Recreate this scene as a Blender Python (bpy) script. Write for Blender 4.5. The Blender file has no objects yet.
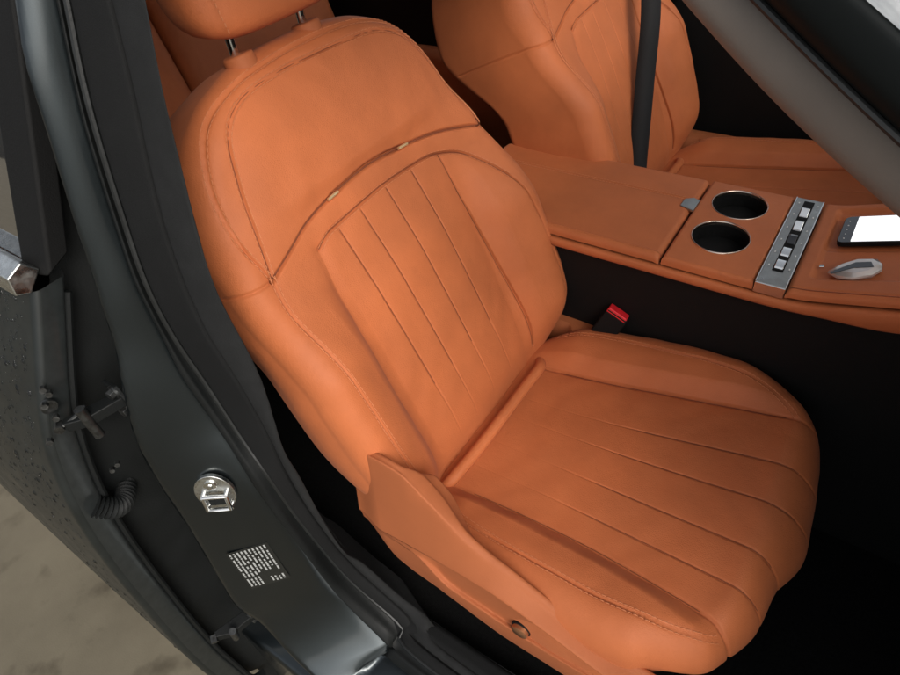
import bpy, math, random
import numpy as np
from mathutils import Vector, Matrix
random.seed(4); rng = np.random.RandomState(7)
scene = bpy.context.scene
COL = scene.collection

# ------------------------------------------------------------------ camera
cam_d = bpy.data.cameras.new('camera'); cam = bpy.data.objects.new('camera', cam_d); COL.objects.link(cam)
cam_d.sensor_width = 36.0; cam_d.lens = 617.06 / 900.0 * 36.0
cam_d.clip_start = 0.02; cam_d.clip_end = 400
R0 = (0.82333571, 0.55764744, -0.10558239); R1 = (0.32718992, -0.61836598, -0.71454200); R2 = (-0.46375108, 0.55376245, -0.69157941)
cam.matrix_world = Matrix(((R0[0], -R1[0], -R2[0], 0.38861), (R0[1], -R1[1], -R2[1], -0.91130),
                           (R0[2], -R1[2], -R2[2], 0.81206), (0, 0, 0, 1)))
scene.camera = cam

# ------------------------------------------------------------------ light: soft overcast day, light comes from the open door side
SUN_EL, SUN_AZ = math.radians(38), math.radians(-30)      # azimuth measured from +X towards +Y (direction the light comes from)
world = bpy.data.worlds.new("World"); scene.world = world; world.use_nodes = True
wn = world.node_tree.nodes; wl = world.node_tree.links
bg = wn['Background']; sky = wn.new('ShaderNodeTexSky'); sky.sky_type = 'NISHITA'; sky.sun_disc = False
sky.sun_elevation = SUN_EL; sky.sun_rotation = math.pi / 2 - SUN_AZ; sky.air_density = 1.0; sky.dust_density = 4.0; sky.ozone_density = 1.0
hs = wn.new('ShaderNodeHueSaturation'); hs.inputs['Saturation'].default_value = .30      # overcast: greyer than a clear sky
wl.new(sky.outputs[0], hs.inputs['Color']); wl.new(hs.outputs[0], bg.inputs[0]); bg.inputs[1].default_value = 0.15
sd = bpy.data.lights.new('sun', 'SUN'); sun = bpy.data.objects.new('sun', sd); COL.objects.link(sun)
sd.energy = 1.25; sd.angle = math.radians(24); sd.color = (1.0, 0.93, 0.84)
dvec = Vector((math.cos(SUN_EL) * math.cos(SUN_AZ), math.cos(SUN_EL) * math.sin(SUN_AZ), math.sin(SUN_EL)))
sun.rotation_euler = dvec.to_track_quat('Z', 'Y').to_euler(); sun.location = dvec * 5
scene.view_settings.view_transform = 'Standard'; scene.view_settings.look = 'None'
scene.view_settings.exposure = 0.24; scene.view_settings.gamma = 1.0
scene.render.engine = 'CYCLES'
scene.cycles.max_bounces = 8

# ------------------------------------------------------------------ materials
def mat(name, col, rough=0.5, metal=0.0, coat=0.0, noise=0.0, nscale=30.0, bump=0.0, bscale=300.0, rvar=0.0, spec=0.5, col2=None, emit=None, voron=False, sheen=0.0):
    m = bpy.data.materials.new(name); m.use_nodes = True
    nt = m.node_tree; p = nt.nodes['Principled BSDF']; N = nt.nodes.new; L = nt.links.new
    p.inputs['Base Color'].default_value = (*col, 1); p.inputs['Roughness'].default_value = rough
    p.inputs['Metallic'].default_value = metal; p.inputs['Coat Weight'].default_value = coat; p.inputs['Coat Roughness'].default_value = 0.12
    p.inputs['Specular IOR Level'].default_value = spec
    if sheen: p.inputs['Sheen Weight'].default_value = sheen; p.inputs['Sheen Roughness'].default_value = .5
    tc = N('ShaderNodeTexCoord')
    if noise or col2:
        n = N('ShaderNodeTexNoise'); n.inputs['Scale'].default_value = nscale; n.inputs['Detail'].default_value = 6; n.inputs['Roughness'].default_value = .6
        L(tc.outputs['Object'], n.inputs['Vector'])
        r = N('ShaderNodeValToRGB'); r.color_ramp.elements[0].position = .32; r.color_ramp.elements[1].position = .68
        c2 = col2 or tuple(min(1, c * (1 + noise)) for c in col)
        c1 = col if col2 else tuple(c * (1 - noise) for c in col)
        r.color_ramp.elements[0].color = (*c1, 1); r.color_ramp.elements[1].color = (*c2, 1)
        L(n.outputs[0], r.inputs[0]); L(r.outputs[0], p.inputs['Base Color'])
    if rvar:
        n2 = N('ShaderNodeTexNoise'); n2.inputs['Scale'].default_value = nscale * .7; n2.inputs['Detail'].default_value = 5
        L(tc.outputs['Object'], n2.inputs['Vector'])
        mr = N('ShaderNodeMapRange'); mr.inputs[1].default_value = .3; mr.inputs[2].default_value = .7
        mr.inputs[3].default_value = max(0.02, rough - rvar); mr.inputs[4].default_value = min(1, rough + rvar)
        L(n2.outputs[0], mr.inputs[0]); L(mr.outputs[0], p.inputs['Roughness'])
    if bump:
        if voron:
            b = N('ShaderNodeTexVoronoi'); b.feature = 'DISTANCE_TO_EDGE'; b.inputs['Scale'].default_value = bscale
            w = N('ShaderNodeTexNoise'); w.inputs['Scale'].default_value = 22; w.inputs['Detail'].default_value = 4
            L(tc.outputs['Object'], b.inputs['Vector']); L(tc.outputs['Object'], w.inputs['Vector'])
            mm = N('ShaderNodeMath'); mm.operation = 'MULTIPLY_ADD'; mm.inputs[1].default_value = .5
            pw = N('ShaderNodeMath'); pw.operation = 'MINIMUM'; pw.inputs[1].default_value = .25
            L(b.outputs['Distance'], pw.inputs[0]); L(pw.outputs[0], mm.inputs[0])
            w3 = N('ShaderNodeMath'); w3.operation = 'MULTIPLY'; w3.inputs[1].default_value = 1.6; L(w.outputs[0], w3.inputs[0]); L(w3.outputs[0], mm.inputs[2])
            hsrc = mm.outputs[0]
        else:
            b = N('ShaderNodeTexNoise'); b.inputs['Scale'].default_value = bscale; b.inputs['Detail'].default_value = 3
            L(tc.outputs['Object'], b.inputs['Vector']); hsrc = b.outputs[0]
        bp = N('ShaderNodeBump'); bp.inputs['Strength'].default_value = bump; bp.inputs['Distance'].default_value = 0.0012
        L(hsrc, bp.inputs['Height']); L(bp.outputs[0], p.inputs['Normal'])
    if emit:
        p.inputs['Emission Color'].default_value = (*emit[0], 1); p.inputs['Emission Strength'].default_value = emit[1]
    return m

M = {}
M['leather'] = mat('orange leather', (.49, .138, .046), .60, noise=.11, nscale=7, bump=.75, bscale=430, rvar=.07, voron=True, spec=.34, sheen=.03)
M['seamline'] = mat('dark seam shade', (.20, .055, .020), .8)  # dark tone that paints the shade of the seam creases
M['satin'] = mat('satin black', (.005, .0065, .0065), .55, spec=.15, rvar=.05)
M['thread'] = mat('orange thread', (.56, .20, .085), .7)
M['shield'] = mat('orange moulded plastic', (.39, .112, .038), .72, noise=.05, nscale=12, bump=.25, bscale=700, spec=.4)
M['gold'] = mat('champagne metal', (.90, .66, .36), .30, metal=.7)
M['bronze'] = mat('bronze orange metal', (.50, .24, .12), .3, metal=.8, rvar=.05)
M['ring'] = mat('warm satin ring', (.62, .50, .42), .25, metal=1, rvar=.05)
M['chrome'] = mat('chrome', (.78, .78, .76), .14, metal=1, rvar=.05)
M['brushed'] = mat('brushed satin metal', (.36, .36, .34), .34, metal=1, noise=.12, nscale=60, rvar=.08)
M['darksteel'] = mat('greasy dark steel', (.09, .092, .09), .38, metal=.9, noise=.4, nscale=160, rvar=.15)
M['zinc'] = mat('zinc plated steel', (.62, .63, .61), .30, metal=1, noise=.2, nscale=120, rvar=.12)
M['paint'] = mat('dark grey blue metallic car paint', (.038, .047, .051), .40, metal=.97, coat=.7, noise=.10, nscale=1400, rvar=.03)
M['paintwet'] = mat('wet dark car paint', (.012, .015, .0145), .45, metal=.2, coat=.15, noise=.25, nscale=24, rvar=.10, bump=.06, bscale=60)
M['edgepaint'] = mat('grey painted door edge', (.055, .062, .062), .34, metal=.7, coat=.3, noise=.15, nscale=60)
M['gloss'] = mat('gloss black trim', (.008, .010, .010), .16, coat=.6, rvar=.05, nscale=14)
M['rubber'] = mat('black rubber seal', (.006, .007, .007), .6, spec=.25, bump=.3, bscale=400, rvar=.1)
M['lip'] = mat('worn grey rubber lip', (.010, .011, .011), .48, noise=.3, nscale=40, bump=.2, bscale=300)
M['pillar'] = mat('dark grey moulded trim', (.0075, .0078, .0080), .8, spec=.22, noise=.12, nscale=18, bump=.4, bscale=900)
M['pillar2'] = mat('grey fabric trim', (.0150, .0155, .0158), .88, spec=.25, noise=.15, nscale=40, bump=.5, bscale=1100)
M['carpet'] = mat('black carpet', (.006, .006, .006), .95, noise=.4, nscale=200, bump=.6, bscale=900, spec=.1)
M['black'] = mat('black plastic', (.006, .006, .006), .65, bump=.3, bscale=600, spec=.2)
M['web'] = mat('black belt webbing', (.012, .012, .013), .75, bump=.5, bscale=1200, spec=.3)
M['beige'] = mat('taupe moulded pillar trim', (.19, .160, .138), .6, noise=.06, nscale=20, bump=.1, bscale=800)
M['red'] = mat('red release button', (.75, .02, .03), .3, rvar=.05)
M['print'] = mat('grey print', (.34, .35, .34), .6)
M['white'] = mat('printed white', (.7, .7, .68), .6)
M['screen'] = mat('lit phone screen', (.9, .92, .95), .1, emit=((.95, .98, 1.0), .8))
M['glassblk'] = mat('black phone glass', (.008, .008, .01), .08, coat=.5)
M['ivory'] = mat('pearl silver fob shell', (.62, .57, .53), .25, metal=.5, coat=.6)
M['ground'] = mat('concrete ground', (.125, .106, .072), .85, col2=(.165, .142, .098), nscale=5, bump=.35, bscale=260, rvar=.1)

def glass_mat(name, tint, k=.10):
    m = bpy.data.materials.new(name); m.use_nodes = True; nt = m.node_tree; nt.nodes.clear(); N = nt.nodes.new; L = nt.links.new
    o = N('ShaderNodeOutputMaterial'); mx = N('ShaderNodeMixShader'); t = N('ShaderNodeBsdfTransparent'); g = N('ShaderNodeBsdfGlossy')
    f = N('ShaderNodeFresnel'); f.inputs[0].default_value = 1.5; t.inputs[0].default_value = (*tint, 1); g.inputs['Roughness'].default_value = .03
    a = N('ShaderNodeMath'); a.operation = 'MULTIPLY_ADD'; a.inputs[1].default_value = 1.3; a.inputs[2].default_value = k; a.use_clamp = True
    L(f.outputs[0], a.inputs[0]); L(a.outputs[0], mx.inputs[0]); L(t.outputs[0], mx.inputs[1]); L(g.outputs[0], mx.inputs[2]); L(mx.outputs[0], o.inputs[0])
    return m
M['glass'] = glass_mat('window glass', (.75, .8, .78), .22); M['privacy'] = glass_mat('dark tinted glass', (.08, .09, .09), .5)
def water_mat():
    m = bpy.data.materials.new('water'); m.use_nodes = True; p = m.node_tree.nodes['Principled BSDF']
    p.inputs['Transmission Weight'].default_value = 1; p.inputs['IOR'].default_value = 1.33; p.inputs['Roughness'].default_value = .02
    return m
M['water'] = water_mat()
def painted_glare():  # diffuse white mixed in as the bright sky reflection on the windscreen
    m = glass_mat('misted wet windscreen', (.8, .84, .83), .2); nt = m.node_tree; N = nt.nodes.new; L = nt.links.new
    out = [n for n in nt.nodes if n.type == 'OUTPUT_MATERIAL'][0]; src = out.inputs[0].links[0].from_socket
    d = N('ShaderNodeBsdfDiffuse'); d.inputs[0].default_value = (.8, .82, .82, 1); tr = N('ShaderNodeBsdfTranslucent'); tr.inputs[0].default_value = (.8, .82, .82, 1)
    a = N('ShaderNodeMixShader'); a.inputs[0].default_value = .4; L(d.outputs[0], a.inputs[1]); L(tr.outputs[0], a.inputs[2])
    n = N('ShaderNodeTexNoise'); n.inputs['Scale'].default_value = 45; n.inputs['Detail'].default_value = 5; tc = N('ShaderNodeTexCoord'); L(tc.outputs['Object'], n.inputs['Vector'])
    mr = N('ShaderNodeMapRange'); mr.inputs[1].default_value = .35; mr.inputs[2].default_value = .65; mr.inputs[3].default_value = .25; mr.inputs[4].default_value = .65; L(n.outputs[0], mr.inputs[0])
    b = N('ShaderNodeMixShader'); L(mr.outputs[0], b.inputs[0]); L(src, b.inputs[1]); L(a.outputs[0], b.inputs[2]); L(b.outputs[0], out.inputs[0])
    return m
M['glare'] = painted_glare()

# ground stains: darker spots with a shape of their own
def stain(m):
    nt = m.node_tree; N = nt.nodes.new; L = nt.links.new; p = nt.nodes['Principled BSDF']
    src = p.inputs['Base Color'].links[0].from_socket
    n = N('ShaderNodeTexNoise'); n.inputs['Scale'].default_value = 11; n.inputs['Detail'].default_value = 3
    tc = N('ShaderNodeTexCoord'); L(tc.outputs['Object'], n.inputs['Vector'])
    r = N('ShaderNodeValToRGB'); r.color_ramp.elements[0].position = .56; r.color_ramp.elements[1].position = .74
    r.color_ramp.elements[0].color = (1, 1, 1, 1); r.color_ramp.elements[1].color = (.55, .53, .5, 1)
    L(n.outputs[0], r.inputs[0])
    mx = N('ShaderNodeMix'); mx.data_type = 'RGBA'; mx.blend_type = 'MULTIPLY'; mx.inputs[0].default_value = 1
    L(src, mx.inputs[6]); L(r.outputs[0], mx.inputs[7]); L(mx.outputs[2], p.inputs['Base Color'])
stain(M['ground'])

# ------------------------------------------------------------------ object helpers
def link(name, me, m=None, parent=None, smooth=True):
    o = bpy.data.objects.new(name, me); COL.objects.link(o)
    if m is not None: me.materials.append(M[m] if isinstance(m, str) else m)
    if parent is not None: o.parent = parent
    if smooth and len(me.polygons): me.polygons.foreach_set('use_smooth', [True] * len(me.polygons))
    return o
def thing(name, label, cat, loc=(0, 0, 0), group=None):
    o = bpy.data.objects.new(name, None); COL.objects.link(o); o.location = loc; o.empty_display_size = .05
    o['label'] = label; o['category'] = cat
    if group: o['group'] = group
    return o
def struct(o): o['kind'] = 'structure'; return o
class MB:
    """collects boxes, tubes, prisms; vertices are given in world coordinates"""
    def __init__(s): s.v = []; s.f = []
    def add(s, vs, fs):
        n = len(s.v); s.v += [tuple(map(float, v)) for v in vs]; s.f += [tuple(i + n for i in f) for f in fs]; return s
    def box(s, lo, hi, rot=None, piv=None):
        vs = [(x, y, z) for x in (lo[0], hi[0]) for y in (lo[1], hi[1]) for z in (lo[2], hi[2])]
        if rot is not None:
            pv = Vector(piv or [(a + b) / 2 for a, b in zip(lo, hi)]); vs = [tuple(rot @ (Vector(v) - pv) + pv) for v in vs]
        return s.add(vs, [(0, 1, 3, 2), (4, 6, 7, 5), (0, 4, 5, 1), (2, 3, 7, 6), (0, 2, 6, 4), (1, 5, 7, 3)])
    def tube(s, pts, r, n=10, cap=True):
        pts = [Vector(p) for p in pts]; rs = r if isinstance(r, (list, tuple)) else [r] * len(pts)
        up = None; vs = []
        for i, p in enumerate(pts):
            t = (pts[min(i + 1, len(pts) - 1)] - pts[max(i - 1, 0)]).normalized()
            if up is None: up = t.orthogonal().normalized()
            up = (up - t * up.dot(t)).normalized(); b = t.cross(up)
            for k in range(n):
                a = 2 * math.pi * k / n; vs.append(p + (up * math.cos(a) + b * math.sin(a)) * rs[i])
        fs = [(i * n + k, i * n + (k + 1) % n, (i + 1) * n + (k + 1) % n, (i + 1) * n + k) for i in range(len(pts) - 1) for k in range(n)]
        if cap: fs += [tuple(range(n))[::-1], tuple(range((len(pts) - 1) * n, len(pts) * n))]
        return s.add(vs, fs)
    def prism(s, poly, d):           # poly: 3D points, d: extrusion vector
        n = len(poly); d = Vector(d); vs = [Vector(p) for p in poly] + [Vector(p) + d for p in poly]
        return s.add(vs, [tuple(range(n)), tuple(range(2 * n - 1, n - 1, -1))] + [(i, i + n, (i + 1) % n + n, (i + 1) % n) for i in range(n)])
    def build(s, name, m, parent=None, bevel=0, seg=3, smooth=True, sub=0):
        me = bpy.data.meshes.new(name); o0 = parent.matrix_basis.translation.copy() if parent is not None else Vector((0, 0, 0))
        if parent is not None and parent.parent is not None: o0 = o0 + parent.parent.matrix_basis.translation
        me.from_pydata([tuple(Vector(v) - o0) for v in s.v], [], s.f)
        import bmesh
        b = bmesh.new(); b.from_mesh(me); bmesh.ops.recalc_face_normals(b, faces=b.faces[:]); b.to_mesh(me); b.free()
        o = link(name, me, m, parent, smooth)
        if bevel:
            md = o.modifiers.new('bevel', 'BEVEL'); md.width = bevel; md.segments = seg; md.limit_method = 'ANGLE'; md.angle_limit = math.radians(35); md.harden_normals = True
        if sub: md = o.modifiers.new('sub', 'SUBSURF'); md.levels = sub; md.render_levels = sub
        if smooth and not bevel and not sub: me.set_sharp_from_angle(angle=math.radians(40))
        return o
def grid_mesh(name, P, m, parent=None, closed_u=False, caps=(False, False), flip=False, off=(0, 0, 0)):
    """P: array rows x cols x 3 -> quad sheet"""
    P = np.asarray(P, float) - np.asarray(off, float)
    r, c = P.shape[:2]; cc = c if closed_u else c - 1
    i = np.arange(r - 1)[:, None]; j = np.arange(cc)[None, :]; j2 = (j + 1) % c
    F = np.stack([i * c + j, i * c + j2, (i + 1) * c + j2, (i + 1) * c + j], -1).reshape(-1, 4)
    if flip: F = F[:, ::-1]
    me = bpy.data.meshes.new(name); nv = r * c
    faces = [tuple(f) for f in F.tolist()]
    if caps[0]: faces.append(tuple(range(c))[::(1 if flip else -1)])
    if caps[1]: faces.append(tuple(range((r - 1) * c, r * c))[::(-1 if flip else 1)])
    me.from_pydata(P.reshape(-1, 3).tolist(), [], faces)
    return link(name, me, m, parent)
def crom(pts, n, closed=False):
    """Catmull-Rom through pts, then n samples equal in arc length"""
    P = np.asarray(pts, float); k = len(P); out = []
    segs = k if closed else k - 1
    for i in range(segs):
        g = lambda j: P[j % k] if closed else P[min(max(j, 0), k - 1)]
        p0, p1, p2, p3 = g(i - 1), g(i), g(i + 1), g(i + 2)
        if not closed:
            if i == 0: p0 = 2 * p1 - p2
            if i == k - 2: p3 = 2 * p2 - p1
        t = np.linspace(0, 1, 24, endpoint=False)[:, None]
        out.append(.5 * (2 * p1 + (p2 - p0) * t + (2 * p0 - 5 * p1 + 4 * p2 - p3) * t ** 2 + (3 * p1 - p0 - 3 * p2 + p3) * t ** 3))
    Q = np.vstack(out + [P[:1] if closed else P[-1:]])
    L = np.r_[0, np.cumsum(np.linalg.norm(np.diff(Q, axis=0), axis=1))]
    s = np.linspace(0, L[-1], n, endpoint=not closed)
    return np.stack([np.interp(s, L, Q[:, d]) for d in range(Q.shape[1])], 1)
def sstep(x, a, b): t = np.clip((x - a) / (b - a), 0, 1); return t * t * (3 - 2 * t)
def seg_dist(P, poly):
    """distance of 2D points P to polyline, and signed side offset not needed"""
    best = np.full(len(P), 9.0); lo = poly.min(0) - .05; hi = poly.max(0) + .05
    idx = np.where(((P > lo) & (P < hi)).all(1))[0]; Q = P[idx]; bb = best[idx]
    for a, b in zip(poly[:-1], poly[1:]):
        d = b - a; l = d @ d
        t = np.clip(((Q - a) @ d) / (l + 1e-12), 0, 1)[:, None]
        bb = np.minimum(bb, np.hypot(*(Q - a - t * d).T))
    best[idx] = bb; return best

# ------------------------------------------------------------------ upholstered cushion builder
class Pillow:
    def __init__(s, outline, H, frame, T, ra, rn, nth=1400, nin=290, centre=(0, 0), rb=.03):
        s.O = crom(outline, nth, True); s.H = H; s.frame = frame; s.T = np.asarray(T, float); s.tuck = 0.; s.ra = ra; s.rn = rn; s.rb = rb; s.c = np.array(centre, float); s.nin = nin
        t = np.roll(s.O, -3, 0) - np.roll(s.O, 3, 0); t /= np.linalg.norm(t, axis=1)[:, None]
        nrm = np.stack([t[:, 1], -t[:, 0]], 1)
        if ((s.O - s.c) * nrm).sum() < 0: nrm = -nrm
        s.N = nrm; s.seams = []
    def seam(s, pts, depth=.0022, sig=.0022, puff=0., lam=.012, fade=None, n=60, wall=True):
        s.seams.append((crom(pts, n), depth, sig, puff, lam, fade, wall)); return s
    def nfront(s, AB):
        """front height at arbitrary inside points"""
        poly = np.vstack([s.O, s.O[:1]])[::6]
        d = seg_dist_all(AB, poly)
        x = np.clip(1 - d / s.ra, 0, 1)
        return s.H(AB[:, 0], AB[:, 1]) - s.rn * (1 - np.sqrt(np.clip(1 - x * x, 0, 1)))
    def build(s, name, m, parent):
        Oin = s.O - s.N * s.ra; rows = []; kinds = []
        sc = np.linspace(0.02, 1, s.nin)
        for q in sc:
            p = s.c + (Oin - s.c) * q; rows.append((p, np.zeros(len(p)), s.H(p[:, 0], p[:, 1]), 0.))
        for ph in np.linspace(0, math.pi / 2, 22)[1:]:
            p = s.O - s.N * s.ra * (1 - math.sin(ph)); rows.append((p, None, s.H(p[:, 0], p[:, 1]) - s.rn * (1 - math.cos(ph)), math.sin(ph)))
        hb = s.H(s.O[:, 0], s.O[:, 1]) - s.rn
        for q in np.linspace(0, 1, 26)[1:]:
            bulge = .004 * math.sin(math.pi * q)
            tk = np.broadcast_to(np.asarray(s.tuck, float), (len(s.O),))[:, None] * q ** 1.1
            rows.append((s.O + s.N * (bulge - tk), None, hb * (1 - q) + (-s.T + s.rb) * q, 1.))
        for ph in np.linspace(0, math.pi / 2, 8)[1:]:
            p = s.O - s.N * (s.rb * (1 - math.cos(ph)) + np.broadcast_to(np.asarray(s.tuck, float), (len(s.O),))[:, None]); rows.append((p, None, np.zeros(len(p)) - s.T + s.rb * (1 - math.sin(ph)), 1.))
        for q in (.7, .35, .02):
            p = s.c + (s.O - s.N * (s.rb + np.broadcast_to(np.asarray(s.tuck, float), (len(s.O),))[:, None]) - s.c) * q; rows.append((p, None, np.zeros(len(p)) - s.T, 1.))
        AB = np.array([r[0] for r in rows]); Z = np.array([r[2] for r in rows]); wallk = np.array([r[3] for r in rows])
        r, c = Z.shape; P = s.frame(AB[..., 0].ravel(), AB[..., 1].ravel(), Z.ravel()).reshape(r, c, 3)
        du = np.roll(P, -1, 1) - np.roll(P, 1, 1); dv = np.gradient(P, axis=0); nn = np.cross(du, dv); nn /= np.linalg.norm(nn, axis=2)[..., None] + 1e-12
        out = P - P[:s.nin].reshape(-1, 3).mean(0)
        ref = s.frame(np.array([s.c[0]]), np.array([s.c[1]]), np.array([1.]))[0] - s.frame(np.array([s.c[0]]), np.array([s.c[1]]), np.array([0.]))[0]
        if (nn[5] @ ref).mean() < 0: nn = -nn
        flat = AB.reshape(-1, 2); disp = np.zeros(len(flat)); nrows = s.nin + 21 + 25
        wk = np.repeat(wallk, c)
        rowi = np.repeat(np.arange(r), c)
        pf = None
        for poly, depth, sig, puff, lam, fade, wall in s.seams:
            d = seg_dist(flat, poly)
            w = np.ones(len(flat)) if wall else 1 - sstep(wk, .75, .98)
            w = w * (rowi < nrows)
            if fade is not None: w = w * fade(flat[:, 0], flat[:, 1])
            disp -= 1.9 * depth * np.exp(-(d / (.95 * sig)) ** 2) * w
            if puff: disp -= puff * np.exp(-d / lam) * w
        a, b = flat.T
        disp += .0006 * (np.sin(a * 61 + 3 * np.sin(b * 23)) * np.sin(b * 47 + 1.3 + 2 * np.sin(a * 31))) * (rowi < nrows)
        P = P + nn * disp.reshape(r, c)[..., None]
        s.P = P
        cen = P[0].mean(0)
        o = grid_mesh(name, P, m, parent, closed_u=True, caps=(True, True), flip=True)
        if True:
            me = o.data; f = me.polygons[0]
            if Vector(me.polygons[c * 40].normal).dot(Vector(ref)) < 0: me.flip_normals()
        return o
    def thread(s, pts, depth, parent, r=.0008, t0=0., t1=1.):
        # fine dark tube along the seam bottom, standing in for crease shade
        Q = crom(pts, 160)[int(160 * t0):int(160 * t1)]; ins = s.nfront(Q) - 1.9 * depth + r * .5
        MB().tube([tuple(p) for p in s.frame(Q[:, 0], Q[:, 1], ins)], r, 6).build('seam_shade', 'seamline', parent)
    def stitches(s, mb, pts, off=.0035, L=.0050, gap=.0017, r=.00048, fade_n=None, lift=.0001):
        Q = crom(pts, 400); Ls = np.r_[0, np.cumsum(np.linalg.norm(np.diff(Q, axis=0), axis=1))]
        k = int(Ls[-1] / (L + gap)); st = np.arange(k) * (L + gap)
        st = st + rng.uniform(-.0004, .0004, len(st))
        A = np.stack([np.interp(st, Ls, Q[:, d]) for d in (0, 1)], 1); B = np.stack([np.interp(st + L, Ls, Q[:, d]) for d in (0, 1)], 1)
        t = B - A; t /= np.linalg.norm(t, axis=1)[:, None] + 1e-9; nn = np.stack([t[:, 1], -t[:, 0]], 1)
        for sg in ((-1, 1) if off > 0 else (0,)):
            a = A + nn * sg * abs(off); b = B + nn * sg * abs(off)
            mid = (a + b) / 2
            W = [s.frame(q[:, 0], q[:, 1], s.nfront(q) + dz) for q, dz in ((a, -.0004), (mid, lift + .0003), (b, -.0004))]
            for p, q, u in zip(*W): mb.tube([p, q, u], [r, r * 1.2, r], 5)
def seg_dist_all(P, poly):
    best = np.full(len(P), 9.0)
    for a, b in zip(poly[:-1], poly[1:]):
        d = b - a; t = np.clip(((P - a) @ d) / (d @ d + 1e-12), 0, 1)[:, None]
        best = np.minimum(best, np.hypot(*(P - a - t * d).T))
    return best

# ------------------------------------------------------------------ ground
g = MB().add([(-40, -40, -.65), (40, -40, -.65), (40, 40, -.65), (-40, 40, -.65)], [(0, 1, 2, 3)]).build('ground', 'ground'); struct(g)

# ------------------------------------------------------------------ FRONT SEAT (built round its own origin: x forward, y across, z up, origin in the crease)
SC = -0.375
def fbk(z): return .010 - .34 * z - .132 * z * z
def back_frame(y, z, n):
    sl = .34 + .264 * z; q = 1 / np.sqrt(1 + sl * sl)
    return np.stack([fbk(z) + n * q, y, z + n * sl * q], 1)
def back_H(y, z):
    s = np.abs(y)
    crest = np.where(y < 0, .059, .050) * sstep(z, -.04, .09) * (1 - .93 * sstep(z, .25, .39))
    h = crest * (.45 * sstep(s, .128, .178) + .55 * sstep(s, .140, .232))
    h -= .030 * np.clip((s - .12) / .13, 0, 2) ** 2 * sstep(z, .38, .46)
    h += .010 * sstep(z, -.02, .10) * (1 - sstep(z, .28, .40)) * np.exp(-(s / .11) ** 4) * .6
    h -= .012 * sstep(-z, -.05, .03)
    h += .006 * sstep(z, .415, .44) * (1 - sstep(z, .50, .57)) * (1 - sstep(s, .10, .2))
    return h
half = [(.0, -.045), (.10, -.045), (.175, -.035), (.218, .0), (.244, .04), (.262, .09), (.268, .16), (.268, .24), (.264, .32), (.258, .38), (.250, .43), (.236, .475), (.208, .522), (.165, .556), (.105, .578), (.05, .585)]
outl = half + [(0, .587)] + [(-a, b) for a, b in half[:0:-1]]
VN = (-.212, .382); VF = (.243, .372)
shoulder = [VN, (-.193, .43), (-.177, .48), (-.155, .525), (-.115, .548), (-.05, .554), (0, .553), (.07, .550), (.13, .543), (.18, .518), (.215, .465), (.236, .41), VF]
yoke = [VN, (-.165, .396), (-.126, .408), (-.076, .416), (0, .420), (.069, .414), (.155, .399), VF]
panel_top = [(-.133, .376), (-.115, .383), (-.095, .386), (0, .390), (.08, .386), (.12, .380), (.165, .362), (.197, .330), (.219, .29), (.230, .24), (.236, .17), (.236, .10), (.225, .02)]
main_near = [VN, (-.224, .34), (-.224, .28), (-.222, .20), (-.220, .13), (-.212, .06), (-.20, -.01)]
outer_top = [VN, (-.216, .43), (-.205, .49), (-.172, .538), (-.12, .560), (-.06, .568), (0, .570), (.06, .568), (.12, .560), (.172, .538), (.208, .49), (.232, .43), VF]
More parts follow.
